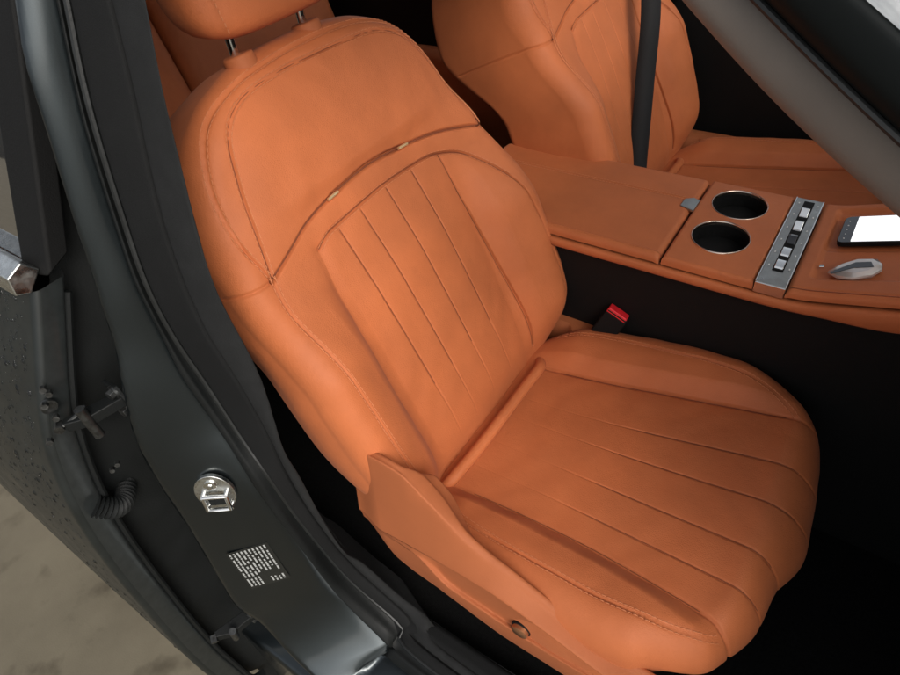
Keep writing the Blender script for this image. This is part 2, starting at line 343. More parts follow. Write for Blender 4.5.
def make_seat(cx, cy, label, deep=0., side=1.):
    seat = thing('front_seat', label, 'car seat', (0, 0, 0), 'orange leather front seats')
    B = Pillow(outl, back_H, back_frame, .115, .034, .040, centre=(0, .25), rb=.018)
    B.T = deep + .036 + .026 * sstep(B.O[:, 1], .05, .17) + .100 * sstep(B.O[:, 1], .27, .44) + .035 * (1 - sstep(np.abs(B.O[:, 0]), .10, .2)) * (B.O[:, 1] < .1)
    for k, (yt, yb) in enumerate([(-.092, -.078), (-.047, -.032), (.009, .022), (.065, .078)]):
        B.seam([(yt, .384 - .05 * abs(yt)), ((yt + yb) / 2, .2), (yb, .03)], .0012 if side > 0 else .0004, .0013, .0012 if side > 0 else .0003, .014, fade=lambda a, b: .12 + .88 * sstep(b, .03, .17))
    B.seam([(-.134, .374), (-.143, .30), (-.149, .16), (-.149, .02)], .001, .009, .003, .014, fade=lambda a, b: .35 + .65 * sstep(b, .05, .20) * (1 - .3 * sstep(b, .33, .37)))
    B.seam([(.128, .376), (.133, .30), (.141, .2), (.150, .09), (.151, .02)], .0026, .0016, .002, .014)
    B.seam(panel_top, .0026, .0014, .0015, .010, n=120)
    B.seam(yoke, .0034, .0018, .0020, .010, n=120)
    B.seam([(-.076, .416), (0, .420), (.069, .414)], .0030, .0026)
    B.seam(shoulder, .0020, .0014, .0008, .010, n=140)
    B.seam(main_near, .0013, .0013, .0012, .010)
    B.seam(outer_top, .0020, .0014, .0006, .008)
    B.seam([VN, (-.245, .385), (-.275, .395), (-.30, .40)], .0016, .0018)
    B.seam([VF, (.26, .374), (.30, .38)], .0016, .0018)
    back = B.build('backrest', 'leather', seat)
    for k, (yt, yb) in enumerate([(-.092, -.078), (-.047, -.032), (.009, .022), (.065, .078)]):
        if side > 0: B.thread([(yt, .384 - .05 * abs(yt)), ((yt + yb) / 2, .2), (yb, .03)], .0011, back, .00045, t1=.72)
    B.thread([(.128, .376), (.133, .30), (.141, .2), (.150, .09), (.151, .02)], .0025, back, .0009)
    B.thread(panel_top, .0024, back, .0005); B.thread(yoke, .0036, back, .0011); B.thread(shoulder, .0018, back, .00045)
    mb = MB()
    B.stitches(mb, main_near, .0034); B.stitches(mb, outer_top, .003); B.stitches(mb, shoulder, .0030)
    B.stitches(mb, panel_top[:9], .0030, r=.0005)
    mb.build('stitching', 'thread', back)['kind'] = 'stuff'
    for (a, b) in ((-.076, .416), (.069, .414)):
        d = .0095; sl = (.05 if a < 0 else -.09)
        q = np.array([(a - d, b - d * sl), (a, b), (a + d, b + d * sl)]); W = B.frame(q[:, 0], q[:, 1], B.nfront(q) + .0008)
        MB().tube([tuple(w) for w in W], .0023, 12).build('trim_clip', 'gold', back)
    # cushion
    def cH(x, y):
        s = np.abs(y); base = -.004 + .105 * x - .045 * sstep(x, .42, .52)
        bw = np.where(y < 0, np.interp(x, [0, .15, .265, .40, .44, .5], [.150, .148, .152, .166, .176, .19]), np.interp(x, [0, .138, .245, .36, .44, .5], [.130, .139, .154, .171, .185, .20]))
        h = (.024 * sstep(s, bw - .006, bw + .028) + .010 * sstep(s, bw + .01, bw + .065)) * sstep(x, -.03, .08) * (1 - sstep(x, .33, .47))
        return base + h - .003 * np.exp(-(s / .11) ** 2) * (1 - sstep(x, .3, .45)) - .02 * sstep(-x, -.01, .05)
    c_half = [(-.062, 0), (-.062, .12), (-.045, .175), (.0, .215), (.05, .240), (.10, .252), (.17, .262), (.26, .268), (.34, .262), (.405, .244), (.450, .220), (.474, .186), (.486, .125), (.493, .06)]
    c_out = c_half + [(.495, 0)] + [(a - (.030 if b > .15 else .018) * (a > .39), -b) for a, b in c_half[:0:-1]]
    Cq = Pillow(c_out, cH, lambda a, b, n: np.stack([a, b, n], 1), .13, .046, .048, centre=(.24, 0)); Cq.tuck = .11 * sstep(Cq.O[:, 0], .34, .46); Cq.T = .13 - .055 * sstep(Cq.O[:, 0], .30, .46)
    fd = lambda a, b: (.06 + .94 * sstep(a, .12, .34)) * (1 - .65 * sstep(a, .455, .49))
    fe = lambda a, b: 1 - .75 * sstep(a, .42, .475)
    c_pl = ([(.02, .052), (.173, .060), (.373, .085), (.487, .098)], [(.02, .010), (.2, .012), (.47, .024), (.494, .025)],
                [(.02, -.048), (.2, -.050), (.46, -.056), (.480, -.057)], [(.02, -.102), (.2, -.104), (.46, -.116), (.475, -.118)])
    for pts in c_pl: Cq.seam(pts, .0013, .0014, .0016, .014, fade=fd)
    far_b = [(.02, .128), (.138, .138), (.245, .153), (.36, .170), (.44, .184), (.50, .20)]
    near_b = [(.02, -.150), (.15, -.147), (.265, -.150), (.40, -.164), (.435, -.174), (.48, -.19)]
    Cq.seam(far_b, .0022, .0022, .002, .014, fade=fe); Cq.seam(near_b, .0020, .0022, .002, .014, fade=fe)
    near_st = [(.03, -.195), (.10, -.208), (.16, -.214), (.225, -.217), (.296, -.219), (.365, -.211), (.412, -.194), (.432, -.178)]
    far_st = [(a, -b) for a, b in near_st]
    fs = lambda a, b: 1 - .9 * sstep(a, .37, .43)
    Cq.seam(near_st, .0014, .0014, .0010, .010, fade=fs); Cq.seam(far_st, .0014, .0014, .0010, .010, fade=fs)
    cush = Cq.build('seat_cushion', 'leather', seat)
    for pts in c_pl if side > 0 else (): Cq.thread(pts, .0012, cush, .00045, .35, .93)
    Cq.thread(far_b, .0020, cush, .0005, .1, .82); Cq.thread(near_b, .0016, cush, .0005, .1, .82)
    mb = MB(); Cq.stitches(mb, near_st, .0036); Cq.stitches(mb, far_st, .0036); mb.build('stitching', 'thread', cush)['kind'] = 'stuff'
    # rolled edge between cushion and backrest
    MB().tube([tuple(p) for p in crom([(.016, -.158, -.008), (.026, -.14, .005), (.030, -.07, .0055), (.031, 0, .006), (.032, .08, .0065), (.032, .12, .006), (.022, .142, -.004)], 40)], .0095, 16).build('rear_roll', 'leather', cush)
    # headrest
    hr = []
    def hsec(w, d, z, x, n=48, e=3.2):
        t = np.linspace(0, 2 * math.pi, n, endpoint=False); c, s_ = np.cos(t), np.sin(t)
        return np.stack([x + d * np.sign(c) * np.abs(c) ** (2 / e), w * np.sign(s_) * np.abs(s_) ** (2 / e), np.full(n, z)], 1)
    zz = np.linspace(0, 1, 26)
    for q in zz:
        z = .598 + .19 * q; k = (1 - abs(2 * q - 1) ** 5) ** .34 if 0 < q < 1 else .3
        hr.append(hsec(.125 * (.55 + .45 * k) if q < 1 else .06, .052 * (.35 + .65 * k), z, -.262 - .05 * q))
    H = np.array(hr); ang = np.abs(np.abs(H[..., 1]) - .098); H[..., 0] -= np.where(H[..., 0] > -.27, .0022 * np.exp(-(ang / .003) ** 2), 0)
    hd = grid_mesh('headrest', H, 'leather', seat, closed_u=True, caps=(True, True))
    mb = MB()
    for yy in (-.104, .104):
        for q in np.arange(.08, .95, .033):
            z = .598 + .19 * q; mb.tube([(-.262 - .05 * q + .0512 - .002, yy * .985, z), (-.262 - .05 * q + .0512 - .002, yy * .985, z + .0042)], .0007, 5)
    mb.build('stitching', 'thread', hd)['kind'] = 'stuff'
    for yy in (-.072, .042):
        MB().tube([(-.262, yy, .57), (-.2635, yy, .64)], .0058, 16).build('headrest_post', 'chrome', seat)
        sl = MB(); sl.tube([(-.254, yy, .560), (-.2575, yy, .5745), (-.258, yy, .5765)], [.0200, .0190, .0165], 28).build('post_sleeve', 'shield', seat, bevel=.002)
    # side shields
    xs = np.array([-.050, -.038, -.010, .020, .047, .062, .077, .093, .110, .130, .158, .186, .253, .318, .365, .41, .445, .465])
    zt = np.array([.165, .178, .184, .186, .181, .170, .154, .139, .122, .103, .085, .074, .044, .022, .012, -.002, -.022, -.038])
    zr = np.array([.036, .036, .036, .040, .043, .044, .045, .046, .046, .047, .047, .046, .030, .008, -.003, -.018, -.036, -.052])
    lp = np.array([.010, .012, .016, .018, .014, .006, -.014, -.032, -.039, -.042, -.045, -.048, -.050, -.046, -.048, -.054, -.064, -.076])
    zb = np.array([.00, -.030, -.070, -.088, -.094, -.096, -.098, -.101, -.105, -.112, -.120, -.125, -.124, -.122, -.118, -.110, -.098, -.086])
    X = np.linspace(xs[0], xs[-1], 320)
    def it(v):
        c = crom(np.stack([xs, v], 1), 900); return np.interp(X, c[:, 0], c[:, 1])
    t_, r_, b_, lp = it(zt), it(zr), it(zb), it(lp)
    rec = sstep(X, .045, .085) * (1 - sstep(X, .40, .455)); pin = .012 * sstep(X, .36, .465) + .010 * sstep(-X, -.0, .05)
    r_ = np.minimum(r_, t_ - .013); lp = np.minimum(lp, r_ - .014)
    sec = []; iw = 1 - sstep(X, .035, .062) * (1 - sstep(X, .075, .135))
    for off, z in ((-.214 - .022 * iw, t_ - .04), (-.230 - .016 * iw, t_ - .006 - .018 * (1 - iw)), (-.236 - .014 * iw, t_ - .010 * (1 - iw)), (-.2555, t_ - .001), (-.260, t_ - .005), (-.269, (t_ + r_) / 2), (-.2795, r_ + .004), (-.2795, r_)):
        sec.append(np.stack([X, off + pin, z], 1))
    sec.append(np.stack([X, -.2785 + .004 * rec + pin, r_ - .004], 1)); sec.append(np.stack([X, -.2780 + .009 * rec + pin, r_ - .012], 1))
    sec.append(np.stack([X, -.2775 + .009 * rec + pin, lp + .010], 1)); sec.append(np.stack([X, -.2775 + .005 * rec + pin, lp + .003], 1)); sec.append(np.stack([X, -.277 + .001 * rec + pin, lp], 1))
    sec.append(np.stack([X, -.274 + pin, (lp + b_) / 2], 1)); sec.append(np.stack([X, -.266 + pin, b_ + .004], 1)); sec.append(np.stack([X, -.250 + pin, b_], 1)); sec.append(np.stack([X, -.225 + pin, b_ + .004], 1))
    G = np.array(sec).transpose(1, 0, 2)
    G2 = np.array([crom(row, 150) for row in G]); G2[..., 1] *= side
    if side < 0: G2[..., 2] = np.minimum(G2[..., 2], .012 + .03 * np.clip(G2[..., 2], 0, 1))
    sh = grid_mesh('side_shield', G2, 'shield', seat, closed_u=True, caps=(True, True), flip=side < 0)
    MB().tube([(.214, -.262 * side, -.036), (.214, -.2715 * side, -.036)], .0145, 32).build('knob_recess', 'black', sh, bevel=.001)
    MB().tube([(.214, -.268 * side, -.036), (.214, -.2765 * side, -.036), (.214, -.278 * side, -.036)], [.0122, .0118, .0100], 32).build('adjuster_knob', 'bronze', sh)
    sh2 = grid_mesh('side_shield', G2 * np.array([.86, -1, .0]) + np.stack([G2[..., 0] * 0, G2[..., 0] * 0, np.minimum(G2[..., 2], .012 + .25 * np.clip(G2[..., 2], 0, 1) * .15)], -1), 'shield', seat, closed_u=True, caps=(True, True), flip=True)
    # seat base under the cushion
    MB().box((.0, -.20, -.26), (.40, .20, -.085)).build('seat_base', 'black', seat, bevel=.02)
    seat.location = (cx, cy, 0)
    return seat
seatR = make_seat(0, SC, 'near orange leather front seat beside the door pillar, whole pleated cushion and knob in view')
seatL = make_seat(-.014, SC + .733, 'far orange leather front seat beyond the centre console, with the black belt hanging across it', .075, -1.)
seatL.location.z = .022

# ------------------------------------------------------------------ CENTRE CONSOLE
con = thing('center_console', 'orange leather centre console with armrest lid, two cup holders and a metal switch strip', 'console')
def ramp(x): return .214 + .34 * np.maximum(0, np.sqrt((x - .372) ** 2 + .0004) + (x - .372)) / 2
# outer leather rim, black flanks
Xs = np.linspace(-.225, .76, 120); near = -.133 - .012 * sstep(Xs, .35, .55); far = .114 + .006 * sstep(Xs, .35, .55)
top = ramp(Xs)
def rim(side, name):
    y0 = near if side < 0 else far; s = side; rows = []
    drop = .033 + .018 * sstep(Xs, .36, .5)
    for dy, dz in ((-.012, -.020), (.001, -.0172), (.005, -.0182), (.0068, -.0215), (.0068, None), (.004, 'b'), (-.01, 'c')):
        if dz is None: z = top - drop + .004
        elif dz == 'b': z = top - drop
        elif dz == 'c': z = top - drop - .001
        else: z = top + dz
        rows.append(np.stack([Xs, y0 + s * dy, z + 0 * Xs], 1))
    return grid_mesh(name, np.array(rows), 'leather', con, flip=(s > 0))
rim(-1, 'side_rim'); rim(1, 'side_rim')
MB().add([(x, y, z) for x in (-.205, .76) for (y, z) in ((-.126, .19), (-.122, -.30), (.106, -.30), (.108, .19))],
         [(0, 1, 5, 4), (1, 2, 6, 5), (2, 3, 7, 6), (3, 0, 4, 7), (0, 3, 2, 1), (4, 5, 6, 7)]).build('console_base', 'black', con)
def soft_top(name, x0, x1, y0f, y1f, zf, m='leather', rr=.009, nx=160, ny=120, depth=.0045, groove=None, holes=()):
    """height field slab with rounded perimeter and skirt"""
    u = np.linspace(0, 1, nx); v = np.linspace(0, 1, ny); eu = np.r_[0, 0, rr * (1 - np.cos(np.linspace(0, math.pi / 2, 7))) / (x1 - x0)]
    x = np.unique(np.r_[x0, x0 + rr * (1 - np.cos(np.linspace(0, math.pi / 2, 8))), np.linspace(x0 + rr, x1 - rr, nx), x1 - rr * (1 - np.cos(np.linspace(0, math.pi / 2, 8)))])
    w = .24; q = np.unique(np.r_[rr / w * (1 - np.cos(np.linspace(0, math.pi / 2, 8))), np.linspace(rr / w, 1 - rr / w, ny), 1 - rr / w * (1 - np.cos(np.linspace(0, math.pi / 2, 8)))])
    Xg, Q = np.meshgrid(x, q, indexing='ij'); Yg = y0f(Xg) * (1 - Q) + y1f(Xg) * Q
    ex = np.minimum(Xg - x0, x1 - Xg); ey = np.minimum(Q, 1 - Q) * w
    def rd(e): t = np.clip(1 - e / rr, 0, 1); return rr * (1 - np.sqrt(1 - t * t))
    Z = zf(Xg, Yg) - np.minimum(rd(ex) + rd(ey), rr * 1.2)
    if groove is not None: Z = Z - groove(Xg, Yg)
    P = np.stack([Xg, Yg, Z], -1)
    lo = P.copy(); e0 = P[:1].copy(); e0[..., 2] -= depth; e1 = P[-1:].copy(); e1[..., 2] -= depth
    P = np.concatenate([e0, P, e1], 0); f0 = P[:, :1].copy(); f0[:, 1:, 2] -= 0; f0[..., 2] = np.minimum(f0[..., 2], P[:, 1:2, 2]) - depth; f1 = P[:, -1:].copy(); f1[..., 2] -= depth
    P = np.concatenate([f0, P, f1], 1)
    return P
crown = lambda x, y: ramp(x) + .0025 * (1 - ((y + .01) / .12) ** 2)
gl = lambda x, y: .0020 * np.exp(-((y - .036 - .01 * (x - .17)) / .0018) ** 2) + .0012 * np.exp(-np.abs(y - .036) / .008)
P = soft_top('armrest_lid', -.228, .1735, lambda x: -.133 - .0 * x + .03 * sstep(-x, .17, .24), lambda x: .114 - .02 * sstep(-x, .18, .24) + 0 * x, crown, groove=gl, ny=160)
lid = grid_mesh('armrest_lid', P, 'leather', con)
mb = MB()
for s_ in (-1, 1):
    for x in np.arange(-.21, .15, .0062):
        y = .036 + .01 * (x - .17) + s_ * .0032; mb.tube([(x, y, crown(x, y) - .0003), (x + .0021, y, crown(x, y) + .0007), (x + .0042, y, crown(x, y) - .0003)], .0005, 5)
mb.build('stitching', 'thread', lid)['kind'] = 'stuff'
# lid latch, satin pentagon set in the lid's front edge
MB().prism([(.1795, .0005, .214), (.1795, .036, .214), (.168, .040, .214), (.155, .031, .214), (.155, .008, .214)], (0, 0, .0042)).build('lid_latch', 'brushed', con, bevel=.0012)
# cup holder deck: leather slab with two round openings -> polar patches
def cup_deck():
    x0, x1 = .1775, .3115; y0, y1 = -.133, .114
    cups = [(.239, -.0495), (.239, .0500)]; r = .0425
    rects = [(x0, y0, x1, .0002), (x0, .0002, x1, y1)]
    V = MB()
    for (cx, cy), (a0, b0, a1, b1) in zip(cups, rects):
        n = 160; th = np.linspace(0, 2 * math.pi, n, endpoint=False)
        # snap some rays onto the corners
        for (px_, py_) in ((a0, b0), (a0, b1), (a1, b0), (a1, b1)):
            a = math.atan2(py_ - cy, px_ - cx) % (2 * math.pi); th[np.argmin(abs(th - a))] = a
        th = np.sort(th); c, s_ = np.cos(th), np.sin(th)
        tx = np.where(c > 0, (a1 - cx), (a0 - cx)) / np.where(abs(c) < 1e-9, 1e-9, c); ty = np.where(s_ > 0, (b1 - cy), (b0 - cy)) / np.where(abs(s_) < 1e-9, 1e-9, s_)
        Rr = np.minimum(abs(tx), abs(ty)); rows = []
        for q in np.linspace(0, 1, 40):
            rad = r + (Rr - r) * q; x = cx + rad * c; y = cy + rad * s_
            e = np.minimum(np.minimum(x - x0, x1 - x), np.minimum(y - y0, y1 - y)); rr = .006
            t = np.clip(1 - e / rr, 0, 1); z = crown(x, y) - rr * (1 - np.sqrt(np.clip(1 - t * t, 0, 1)))
            rows.append(np.stack([x, y, z], 1))
        last = rows[-1].copy(); outer = (np.minimum(np.minimum(last[:, 0] - x0, x1 - last[:, 0]), np.minimum(last[:, 1] - y0, y1 - last[:, 1])) < 1e-5)
        last[:, 2] -= np.where(outer, .008, 0); rows.append(last)
        Pn = np.array(rows); rN, cN = Pn.shape[:2]; base = len(V.v)
        V.v += [tuple(p) for p in Pn.reshape(-1, 3)]
        V.f += [(base + i * cN + j, base + i * cN + (j + 1) % cN, base + (i + 1) * cN + (j + 1) % cN, base + (i + 1) * cN + j) for i in range(rN - 1) for j in range(cN)]
    V.build('cup_deck', 'leather', con)
    for cx, cy in cups:
        n = 64; t = np.linspace(0, 2 * math.pi, n, endpoint=False)
        prof = [(.0425, .2145), (.0395, .206), (.037, .160), (.034, .146), (.010, .145), (.0098, .1475), (.0005, .1475)]
        G = np.array([np.stack([cx + a * np.cos(t), cy + a * np.sin(t), np.full(n, z)], 1) for a, z in prof])
        cup = grid_mesh('cup_holder', G, 'carpet', con, closed_u=True, caps=(False, True), flip=True)
        rp = [(.0438, .2150), (.0434, .2172), (.0427, .2177), (.0419, .2172), (.0415, .2150), (.0413, .2105)]
        G = np.array([np.stack([cx + a * np.cos(t), cy + a * np.sin(t), np.full(n, z)], 1) for a, z in rp])
        grid_mesh('rim', G, 'ring', cup, closed_u=True)
cup_deck()
# metal switch strip
sw = MB().box((.3125, -.1335, .200), (.3535, .108, .2180)).build('switch_panel', 'brushed', con, bevel=.002)
MB().box((.3129, -.1352, .1995), (.3531, -.1336, .2172)).build('end_cap', 'chrome', sw, bevel=.0006)
MB().box((.3518, -.133, .2179), (.3535, .107, .2188)).build('bright_edge', 'chrome', sw, bevel=.0004)
MB().box((.3125, -.133, .2179), (.3140, .107, .2188)).build('bright_edge', 'chrome', sw, bevel=.0004)
MB().box((.326, -.100, .2180), (.341, .098, .2192)).build('switch_slot', 'black', sw, bevel=.0004, seg=1)
for k, y in enumerate((-.085, -.052, -.018, .020, .060)):
    b = MB(); tilt = (.0, .0, .2, .35, .35)[k]
    z0 = .2190
    pr = [(.3275, y - .011, z0), (.3275, y + .011, z0), (.3275, y + .009, z0 + .003 + .010 * tilt), (.3275, y + .000, z0 + .0045 + .018 * tilt), (.3275, y - .009, z0 + .0028)]
    b.prism(pr, (.012, 0, 0)); b.build('toggle_switch', 'chrome' if k != 2 else 'glassblk', sw, bevel=.0008, seg=2)
for y in (-.09, -.055, -.02, .015, .055, .09):
    MB().box((.3185, y - .0018, .2184), (.3205, y + .0018, .2188)).build('switch_icon', 'white', sw, smooth=False)
    MB().box((.3465, y - .0018, .2184), (.3482, y + .0018, .2188)).build('switch_icon', 'white', sw, smooth=False)
# front deck with a shallow tray
def tray(x, y):
    inx = sstep(x, .372, .384); iny = sstep(y, -.100, -.088) * (1 - sstep(y, .088, .100)); return .006 * inx * iny + .0035 * inx * sstep(x, .372, .380) * sstep(y, -.020, -.012) * (1 - sstep(y, .076, .084))
P = soft_top('front_deck', .3545, .76, lambda x: -.133 - .012 * sstep(x, .35, .55), lambda x: .114 + .006 * sstep(x, .35, .55), lambda x, y: ramp(x), groove=lambda x, y: tray(x, y) + .0014 * np.exp(-((y + .121 + .012 * sstep(x, .35, .55)) / .0016) ** 2), nx=240, ny=170, rr=.008)
grid_mesh('front_deck', P, 'leather', con)

sl = math.atan(.34); Rr = Matrix.Rotation(-sl, 3, 'Y')
def on_ramp(x, y, h=0): n = Vector((-math.sin(sl), 0, math.cos(sl))); return Vector((x, y, float(ramp(np.array(x))) - .006)) + n * h
# phone
ph = thing('phone', 'black smartphone with a bright white screen lying in the console tray', 'phone', tuple(on_ramp(.392, .031)))
def slab(name, x0, x1, y0, y1, h0, h1, m, parent, bev, rad=.008):
    pts = []
    for cx, cy, a0 in ((x1 - rad, y1 - rad, 0), (x0 + rad, y1 - rad, 90), (x0 + rad, y0 + rad, 180), (x1 - rad, y0 + rad, 270)):
        for k in range(7): a = math.radians(a0 + 15 * k); pts.append((cx + rad * math.cos(a), cy + rad * math.sin(a)))
    c = on_ramp(.392, 0)
    def W(u, v, h): return c + Vector((math.cos(sl) * u, v, math.sin(sl) * u)) + Vector((-math.sin(sl), 0, math.cos(sl))) * h
    p = [W(u, v, h0) for u, v in pts]; return MB().prism(p, W(0, 0, h1) - W(0, 0, h0)).build(name, m, parent, bevel=bev, seg=2)
body = slab('phone_body', 0, .158, -.007, .068, .001, .0085, 'black', ph, .0015)
slab('phone_glass', .0012, .1568, -.0058, .0668, .0085, .0090, 'glassblk', ph, 0)
slab('phone_screen', .018, .140, -.0045, .0655, .0090, .0093, 'screen', ph, 0, rad=.001)
for k in range(5):
    slab('screen_icon', .007, .0090, .004 + .012 * k, .0062 + .012 * k, .0090, .0092, 'white', ph, 0, rad=.0009)
# key fob
kf = thing('key_fob', 'pointed silver and ivory car key fob with a dark inlay lying on the console', 'key', tuple(on_ramp(.42, -.045)))
def KP(pts, h): return [on_ramp(x, y, h) for x, y in pts]
ko = [(0.3948, -0.0803), (0.4029, -0.0653), (0.4249, -0.0487), (0.4469, -0.0480), (0.4541, -0.0603), (0.4550, -0.0735), (0.4463, -0.0859), (0.4252, -0.0955), (0.4075, -0.0923)]
cx = sum(p[0] for p in ko) / len(ko); cy = sum(p[1] for p in ko) / len(ko)
def shr(pts, k, dx=0): return [(cx + dx + (x - cx) * k, cy + (y - cy) * k) for x, y in pts]
n = len(ko); lay = [KP(shr(ko, .90), .001), KP(ko, .005), KP(shr(ko, .97), .008), KP(shr(ko, .72), .0125)]
v = [p for l in lay for p in l]; f = [(i * n + j, i * n + (j + 1) % n, (i + 1) * n + (j + 1) % n, (i + 1) * n + j) for i in range(3) for j in range(n)]
f += [tuple(range(n))[::-1], tuple(range(3 * n, 4 * n))]
MB().add(v, f).build('fob_shell', 'ivory', kf, bevel=.0006, seg=2)
MB().prism(KP([(0.3994, -0.0896), (0.4251, -0.0643), (0.4417, -0.0628), (0.4459, -0.0749), (0.4238, -0.0781), (0.4022, -0.0933)], .0126), tuple(on_ramp(0, 0, .0006) - on_ramp(0, 0, 0))).build('fob_inlay', 'glassblk', kf)
MB().tube([on_ramp(.3885, -.0655, .006), on_ramp(.383, -.066, .006)], .0025, 10).build('fob_ring', 'chrome', kf)

# ------------------------------------------------------------------ belts
def strap(name, pts, wdir, w, m, parent=None, th=.0012):
    C_ = crom(pts, 60); wd = np.array(wdir, float); wd /= np.linalg.norm(wd); rows = []
    t = np.gradient(C_, axis=0); t /= np.linalg.norm(t, axis=1)[:, None]; nn = np.cross(t, wd); nn /= np.linalg.norm(nn, axis=1)[:, None]
    for a, b in ((-.5, -1), (-.5, 1), (0, 1.2), (.5, 1), (.5, -1), (0, -1.2)):
        rows.append(C_ + wd * w * a + nn * th * b)
    return grid_mesh(name, np.array(rows).transpose(1, 0, 2), m, parent, closed_u=True, caps=(True, True))
belt = thing('seat_belt', 'black seat belt webbing hanging down in front of the far front seat', 'seat belt')
strap('belt_webbing', [(-.20, .60, .66), (-.155, .545, .52), (-0.0793, 0.4300, 0.3933), (-0.0524, 0.3700, 0.2586), (-0.0239, 0.3000, 0.1158), (-0.0104, 0.2700, 0.0614)], (.80, .60, .0), .040, 'web', belt)
MB().box((-.23, .595, .64), (-.17, .615, .70)).build('belt_guide', 'black', belt, bevel=.006)
bk = thing('belt_buckle', 'black seat belt buckle with a red release button between the near seat and the console', 'buckle', (.12, -.135, .05))
ax = Vector((.16, .0, .30)).normalized(); ctr = Vector((0.1218, -0.1350, 0.0771)); rot = Matrix.Rotation(math.radians(24), 3, 'Y') @ Matrix.Rotation(math.radians(-12), 3, 'X')
bm = MB(); bm.box(ctr + Vector((-.021, -.009, -.060)), ctr + Vector((.021, .009, -.003)), rot, ctr); bm.build('buckle_body', 'black', bk, bevel=.004)
bm = MB(); bm.box(ctr + Vector((-.0195, -.0085, -.012)), ctr + Vector((.0175, .0085, .0035)), rot, ctr); bm.build('release_button', 'red', bk, bevel=.002)
bm = MB(); bm.box(ctr + Vector((-.018, -.0088, -.0035)), ctr + Vector((.018, -.0062, -.0005)), rot, ctr); bm.build('tongue_slot', 'glassblk', bk, bevel=.0005)
MB().tube([tuple(ctr + rot @ Vector((0, 0, -.058))), (.07, -.142, -.06), (.06, -.15, -.22)], .008, 8).build('buckle_stalk', 'black', bk)

# ------------------------------------------------------------------ CAR BODY
car = thing('car_body', 'dark grey car body with door pillar, sill and black carpeted floor around the seats', 'car')
def edge(pts, n=120): return crom(pts, n)
E1 = edge([(-0.2100, -0.6004, 0.8600), (-0.2100, -0.6672, 0.7013), (-0.2100, -0.6850, 0.6589), (-0.2100, -0.6985, 0.6040), (-0.2100, -0.7197, 0.5214), (-0.2100, -0.7294, 0.4767), (-0.2100, -0.7421, 0.4284), (-0.2100, -0.7523, 0.3846), (-0.2100, -0.7714, 0.3319), (-0.2120, -0.7924, 0.2565), (-0.2120, -0.8008, 0.1775), (-0.2080, -0.8059, 0.0886), (-0.2000, -0.8158, -0.0128), (-0.1880, -0.8260, -0.1176), (-0.1720, -0.8160, -0.1700), (-0.1450, -0.8180, -0.2400), (-0.0800, -0.8200, -0.2950), (0.0600, -0.8200, -0.3150), (0.9000, -0.8200, -0.3220)]); E2 = edge([(-0.1970, -0.5910, 0.8600), (-0.1970, -0.6450, 0.6958), (-0.1970, -0.6606, 0.6482), (-0.1960, -0.6762, 0.5963), (-0.1950, -0.6951, 0.5105), (-0.1920, -0.7082, 0.4460), (-0.1880, -0.7139, 0.3764), (-0.1810, -0.7202, 0.3207), (-0.1660, -0.7209, 0.2433), (-0.1500, -0.7243, 0.1959), (-0.1320, -0.7294, 0.1240), (-0.1120, -0.7249, -0.0162), (-0.0901, -0.7170, -0.1800), (-0.0090, -0.7153, -0.2850), (0.0461, -0.7285, -0.2950), (0.9000, -0.7150, -0.2950)]); E3 = edge([(-0.1850, -0.5846, 0.8600), (-0.1850, -0.6399, 0.6951), (-0.1850, -0.6557, 0.6479), (-0.1840, -0.6700, 0.5956), (-0.1830, -0.6877, 0.5117), (-0.1790, -0.7006, 0.4453), (-0.1740, -0.7051, 0.3798), (-0.1620, -0.7045, 0.3032), (-0.1380, -0.7085, 0.2169), (-0.1120, -0.7122, 0.1571), (-0.1050, -0.7054, 0.0357), (-0.0909, -0.6881, -0.1500), (-0.0084, -0.6797, -0.2550), (0.0946, -0.7052, -0.2700), (0.9000, -0.6900, -0.2700)]); E4 = edge([(-0.1300, -0.5973, 0.8600), (-0.1300, -0.6347, 0.6973), (-0.1300, -0.6499, 0.6313), (-0.1300, -0.6645, 0.5780), (-0.1280, -0.6792, 0.5201), (-0.1240, -0.6892, 0.4611), (-0.1160, -0.6961, 0.3984), (-0.1060, -0.6950, 0.3328), (-0.0960, -0.6955, 0.2398), (-0.0940, -0.6970, 0.1576), (-0.0900, -0.6923, 0.0459), (-0.0807, -0.6731, -0.1300), (0.0047, -0.6648, -0.2400), (0.1012, -0.6896, -0.2580), (0.9000, -0.6800, -0.2550)]); E5 = edge([(-0.0800, -0.5935, 0.8600), (-0.0800, -0.6361, 0.7011), (-0.0800, -0.6470, 0.6605), (-0.0800, -0.6551, 0.6271), (-0.0800, -0.6738, 0.5306), (-0.0800, -0.6825, 0.4724), (-0.0800, -0.6827, 0.4266), (-0.0800, -0.6804, 0.3718), (-0.0800, -0.6821, 0.3174), (-0.0800, -0.6933, 0.2218), (-0.0800, -0.6901, 0.1548), (-0.0770, -0.6890, 0.0472), (-0.0700, -0.6831, -0.0507), (-0.0688, -0.6637, -0.1200), (-0.0241, -0.6529, -0.2000), (0.0434, -0.6514, -0.2380), (0.1257, -0.6755, -0.2500), (0.9000, -0.6600, -0.2500)])
def lerp(a, b, t): return a * (1 - t) + b * t
